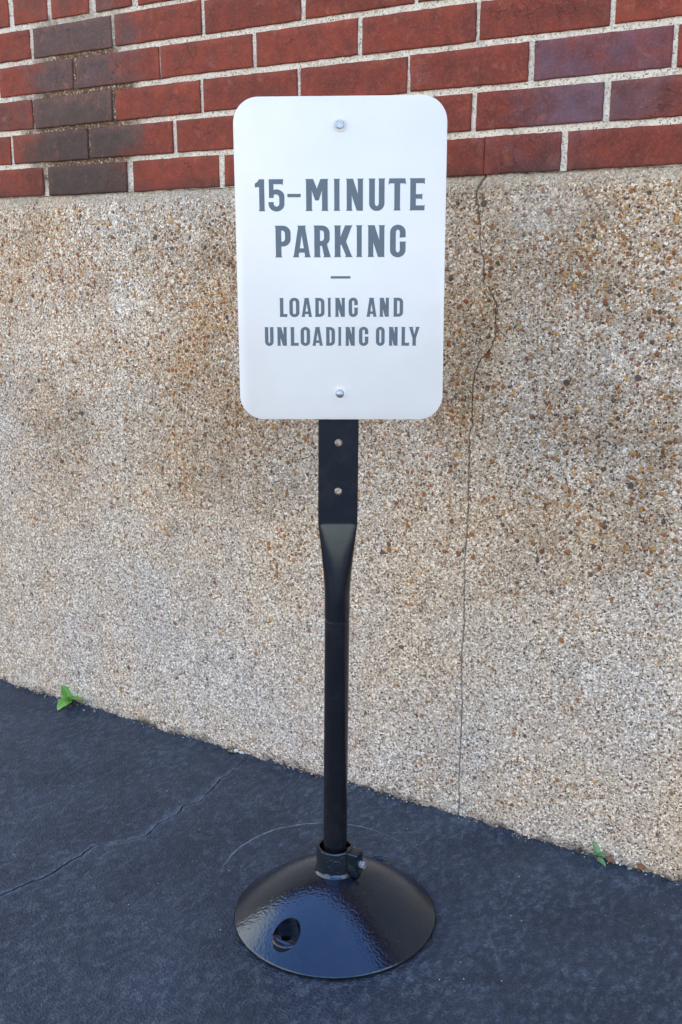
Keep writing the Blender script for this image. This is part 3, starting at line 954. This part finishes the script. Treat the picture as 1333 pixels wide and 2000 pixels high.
    if ch == 'Y':
        m_ = w_ / 2
        stem(m_ - v / 2, m_ + v / 2, 0, .46, tl=0, tr=0)
        G.poly(T([(0, 1), (v + .06, 1), (v + .03, .945), (m_ + .01, .56), (m_ + v / 2, .44), (m_ - v / 2, .40), (.035, .945)]))
        G.poly(T([(w_, 1), (w_ - v - .06, 1), (w_ - v - .03, .945), (m_ - .01, .56), (m_ - v / 2, .44), (m_ + v / 2, .40), (w_ - .035, .945)])); return
    if ch == '1':
        b = w_ - .03; a = b - v + .015
        stem(a, b, tl=0, tr=0)
        G.poly(T([(a + .03, 1), (a - .0, 1), (a - .04, .93), (.0, .865), (0.005, .745), (a + .03, .765)])); return
    if ch == '5':
        G.poly(T([(.02, 1), (w_ - .03, 1), (w_ - .045, .80), (w_ - .08, 1 - HS), (.02, 1 - HS)]))
        G.poly(T([(.02, .95), (.02, .415), (.17, .42), (.17, .95)]))
        rx = w_ / 2; cx = w_ / 2
        o_ = [(.10, .60), (.17, .665), (.24, .685)] + arc(cx, .46, rx, .225, 80, 0) + arc(cx, .225, rx, .235, 0, -180) + [(0, .29)]
        i_ = [(.17, .42), (.17, .50), (.22, .535)] + arc(cx, .42, rx - v * .9, .10, 80, 0) + arc(cx, .245, rx - v * .9, .10, 0, -180) + [(v * .95, .285)]
        n_ = min(len(o_), len(i_))
        G.strip(T(o_[:n_]), T(i_[:n_])); return
    if ch == '-': G.poly(T([(0, .435), (w_, .435), (w_, .54), (0, .54)])); return

LINES = [
 ([('1', -124.1, -109.1), ('5', -104.6, -81.5), ('-', -77.0, -57.7), ('M', -50.9, -17.7), ('I', -10.2, -0.7), ('N', 7.8, 33.2), ('U', 40.2, 64.3), ('T', 68.8, 94.4), ('E', 99.3, 121.2)], 1158.2, 1202.6),
 ([('P', -96.2, -73.2), ('A', -70.2, -43.9), ('R', -39.6, -14.8), ('K', -9.8, 16.9), ('I', 22.4, 31.5), ('N', 39.0, 64.4), ('G', 71.7, 94.3)], 1093.0, 1137.9),
 ([('L', -91.2, -79.6), ('O', -76.5, -61.7), ('A', -58.9, -42.7), ('D', -38.6, -24.5), ('I', -19.9, -14.8), ('N', -8.9, 6.2), ('G', 11.3, 24.8), ('A', 37.3, 52.9), ('N', 56.7, 71.2), ('D', 77.1, 91.6)], 1007.2, 1034.7),
 ([('U', -114.3, -100.3), ('N', -95.6, -80.6), ('L', -75.7, -63.4), ('O', -60.3, -46.3), ('A', -43.2, -27.0), ('D', -22.9, -9.2), ('I', -4.6, 0.5), ('N', 6.2, 20.9), ('G', 26.5, 40.4), ('O', 51.7, 64.7), ('N', 70.6, 84.5), ('L', 89.1, 101.1), ('Y', 100.3, 116.7)], 964.8, 992.3)]
SX = .0008
K = 0
NAMES = ['the words 15-MINUTE in the largest grey capitals', 'the word PARKING in large grey capitals', 'the words LOADING AND in smaller grey capitals', 'the words UNLOADING ONLY in smaller grey capitals']
for chars, za_, zb_ in LINES:
    G = Glyphs()
    for ch, a, b in chars:
        glyph(ch, a / 1000 + SX, b / 1000 + SX, za_ / 1000 - SZ, (zb_ - za_) / 1000)
    tag(mesh_obj('lettering', G.V, G.F, M_INK, panel), NAMES[K]); K += 1
G = Glyphs()
G.poly([(-.015 + SX, 1.0625 - SZ), (.014 + SX, 1.0625 - SZ), (.014 + SX, 1.0659 - SZ), (-.015 + SX, 1.0659 - SZ)])
mesh_obj('printed_dash', G.V, G.F, M_INK, panel)

# bolts holding the panel
def panel_bolt(x, z, kind):
    t = bmesh.new()
    wsh = cyl_between((x, .0001, z), (x, -.0014, z), .0098, 40)
    bmesh.ops.bevel(wsh, geom=wsh.edges[:], offset=.0003, segments=2, affect='EDGES')
    wo_ = bm_obj('washer', wsh, M_SIGN, panel, True, 40)
    if kind == 'hex':
        b_ = cyl_between((x, -.0012, z), (x, -.0062, z), .0070, 6, .0066)
        bmesh.ops.bevel(b_, geom=b_.edges[:], offset=.0007, segments=2, affect='EDGES')
    else:
        b_ = lathe([(0, .0048), (.003, .0045), (.0052, .0032), (.0064, .0012), (.0066, 0), (0, -.0002)], 32)
        b_.transform(Matrix.Translation((x, -.0013, z)) @ Matrix.Rotation(R(90), 4, 'X'))
    bm_obj('panel_bolt', b_, M_ZINC, panel, True, 30)
panel_bolt(.0002, 1.2765 - SZ, 'hex')
panel_bolt(-.0013, .8935 - SZ, 'round')

# ---------------------------------------------------------------- weeds, pebbles, dry leaves at the foot of the wall
def wall_pt(s_, t_, z=0):
    c, sn = math.cos(WROT), math.sin(WROT)
    return Vector((WLOC[0] + s_ * c + t_ * sn, WLOC[1] + s_ * sn - t_ * c, z))
def leaf_mesh(L_, Wd, fold=.25, droop=.3, heart=.0):
    V, F = [], []
    nu, nv = 9, 4
    for i in range(nu + 1):
        q = i / nu
        wdt = Wd * (math.sin(math.pi * min(1, q ** .62)) ** .75) * (1 - .25 * q) if q < 1 else 0
        for j in range(-nv, nv + 1):
            e = j / nv
            back = -heart * L_ * abs(e) * (1 - q) ** 3
            V.append((q * L_ + back, e * wdt, abs(e) * wdt * fold + q * L_ * .12 - droop * L_ * q * q + .0006 * math.sin(q * 22 + abs(e) * 4)))
    n_ = 2 * nv + 1
    for i in range(nu):
        for j in range(n_ - 1):
            a = i * n_ + j; F.append((a, a + 1, a + n_ + 1, a + n_))
    return V, F
def weed(loc, leaves, mat, label):
    root = empty('small_weed', loc)
    tag(root, label, 'weed')
    h0 = leaves[0][6]
    bm = cyl_between((0, 0, -.004), (0.001, -.001, h0), .0011, 8, .0007)
    bm_obj('stem', bm, M_STEM, root)
    for (az, el, L_, Wd, fold, droop, h, heart) in leaves:
        V, F = leaf_mesh(L_, Wd, fold, droop, heart)
        o = mesh_obj('leaf', V, F, mat, root, True)
        so_ = o.modifiers.new('t', 'SOLIDIFY'); so_.thickness = .0003
        o.location = (0.001, -.001, h)
        o.rotation_euler = (0, -R(el), R(az))
    return root
wp = wall_pt(-.800, .010)
weed((wp.x, wp.y, .0), [(-122, -12, .044, .0215, .2, .25, .014, .12), (-26, 10, .047, .0260, .35, .15, .015, .15), (142, 52, .038, .0220, .2, .3, .020, .12), (160, 8, .020, .009, .2, .3, .012, .1)],
     M_LEAF, 'bright green weed with broad pointed leaves at the foot of the wall on the left')
wp = wall_pt(.566, .008)
weed((wp.x, wp.y, .0), [(-62, -12, .024, .0070, .2, .2, .007, 0), (120, 70, .029, .0078, .25, .3, .010, 0), (-28, 20, .019, .0068, .2, .2, .012, 0), (-150, 35, .017, .0062, .2, .2, .011, 0), (170, 40, .016, .006, .2, .2, .013, 0)],
     M_LEAF2, 'tiny grey-green weed with narrow leaves at the foot of the wall on the right')

def build_grit():
    rnd = random.Random(5)
    bm = bmesh.new()
    for k in range(640):
        if k < 520:
            s_ = rnd.uniform(-1.0, .72)
            if nz(s_ * 7, 3.3) < -.15 and rnd.random() < .8: continue
            t_, z, r_ = abs(rnd.gauss(.003, .007)) + .001, .0045, rnd.uniform(.0006, .0021) * (1.6 if rnd.random() < .12 else 1)
        else:
            s_, t_, z, r_ = rnd.uniform(-.9, .9), rnd.uniform(.03, .95), .0008, rnd.uniform(.0004, .0011)
            if (s_ - .2368) ** 2 + (t_ - .4041) ** 2 < .18 ** 2: continue
        g_ = bmesh.ops.create_icosphere(bm, subdivisions=1, radius=r_)
        a, b, c = rnd.uniform(.7, 1.5), rnd.uniform(.6, 1.1), rnd.uniform(.4, .8)
        q = Matrix.Translation((s_, -t_, z + ground_z(s_, t_) * (1 if t_ > .03 else .6))) @ Matrix.Rotation(rnd.uniform(0, 6), 4, 'Z') @ Matrix.Diagonal((a, b, c, 1))
        for v_ in g_['verts']: v_.co = q @ (v_.co + Vector((rnd.uniform(-1, 1), rnd.uniform(-1, 1), rnd.uniform(-1, 1))) * r_ * .25)
    m = Mat('loose_grit')
    o_ = m.vor(260)
    col = m.ramp(m.sepc(o_.outputs['Color'])[0], [(0, (.07, .05, .035)), (.3, (.28, .16, .09)), (.5, (.50, .44, .36)), (.75, (.75, .72, .66)), (.9, (.20, .17, .14))], 'CONSTANT')
    m.set(base=col, rough=.85)
    o = bm_obj('loose_grit', bm, m.m, None, False)
    tag(frame(o), 'loose grit and stone crumbs scattered along the wall foot and over the asphalt', 'grit', kind='stuff')
build_grit()

def pebble(s_, t_, z, r, sq, label, mat=M_PEB, seed=1):
    bm = bmesh.new()
    bmesh.ops.create_icosphere(bm, subdivisions=3, radius=r)
    for v in bm.verts:
        k = 1 + .22 * nz(v.co.x / r * .9 + seed, v.co.y / r * .9, v.co.z / r * .9)
        v.co = Vector((v.co.x * k * sq[0], v.co.y * k * sq[1], v.co.z * k * sq[2]))
    bm.transform(Matrix.Rotation(WROT + seed, 4, 'Z'))
    o = bm_obj('pebble', bm, mat, None)
    o.location = wall_pt(s_, t_, z)
    tag(o, label, 'pebble', 'pebbles lying along the foot of the wall')
pebble(-.276, .0045, .006, .0055, (1.1, .9, .7), 'larger of two white pebbles touching at the foot of the wall', seed=1)
pebble(-.2615, .0050, .005, .0046, (1.5, .7, .6), 'smaller flat white pebble beside the larger one left of the pole', seed=.5)
pebble(.6015, .004, .006, .0050, (1.2, .8, .6), 'pale pebble in the dirt just right of the tiny weed', seed=2.2)
def dry_leaf(s_, t_, z, L_, W_, rz, tilt, label):
    V, F = leaf_mesh(L_, W_, .5, .25, 0)
    o = mesh_obj('dry_leaf', V, F, M_LITTER, None, True)
    m_ = o.modifiers.new('t', 'SOLIDIFY'); m_.thickness = .0004
    o.location = wall_pt(s_, t_, z)
    o.rotation_euler = (R(tilt), R(10), WROT + R(rz))
    tag(o, label, 'dry leaf', 'dry leaves caught along the wall foot')
dry_leaf(.583, .006, .0115, .021, .0050, -12, 45, 'curled brown dry leaf just right of the tiny weed')
dry_leaf(.640, .0045, .012, .019, .0055, 10, 50, 'brown dry leaf farthest right along the foot of the wall')
dry_leaf(-.800, .020, .004, .022, .0040, 5, 10, 'dry brown leaf scrap under the bright green weed')
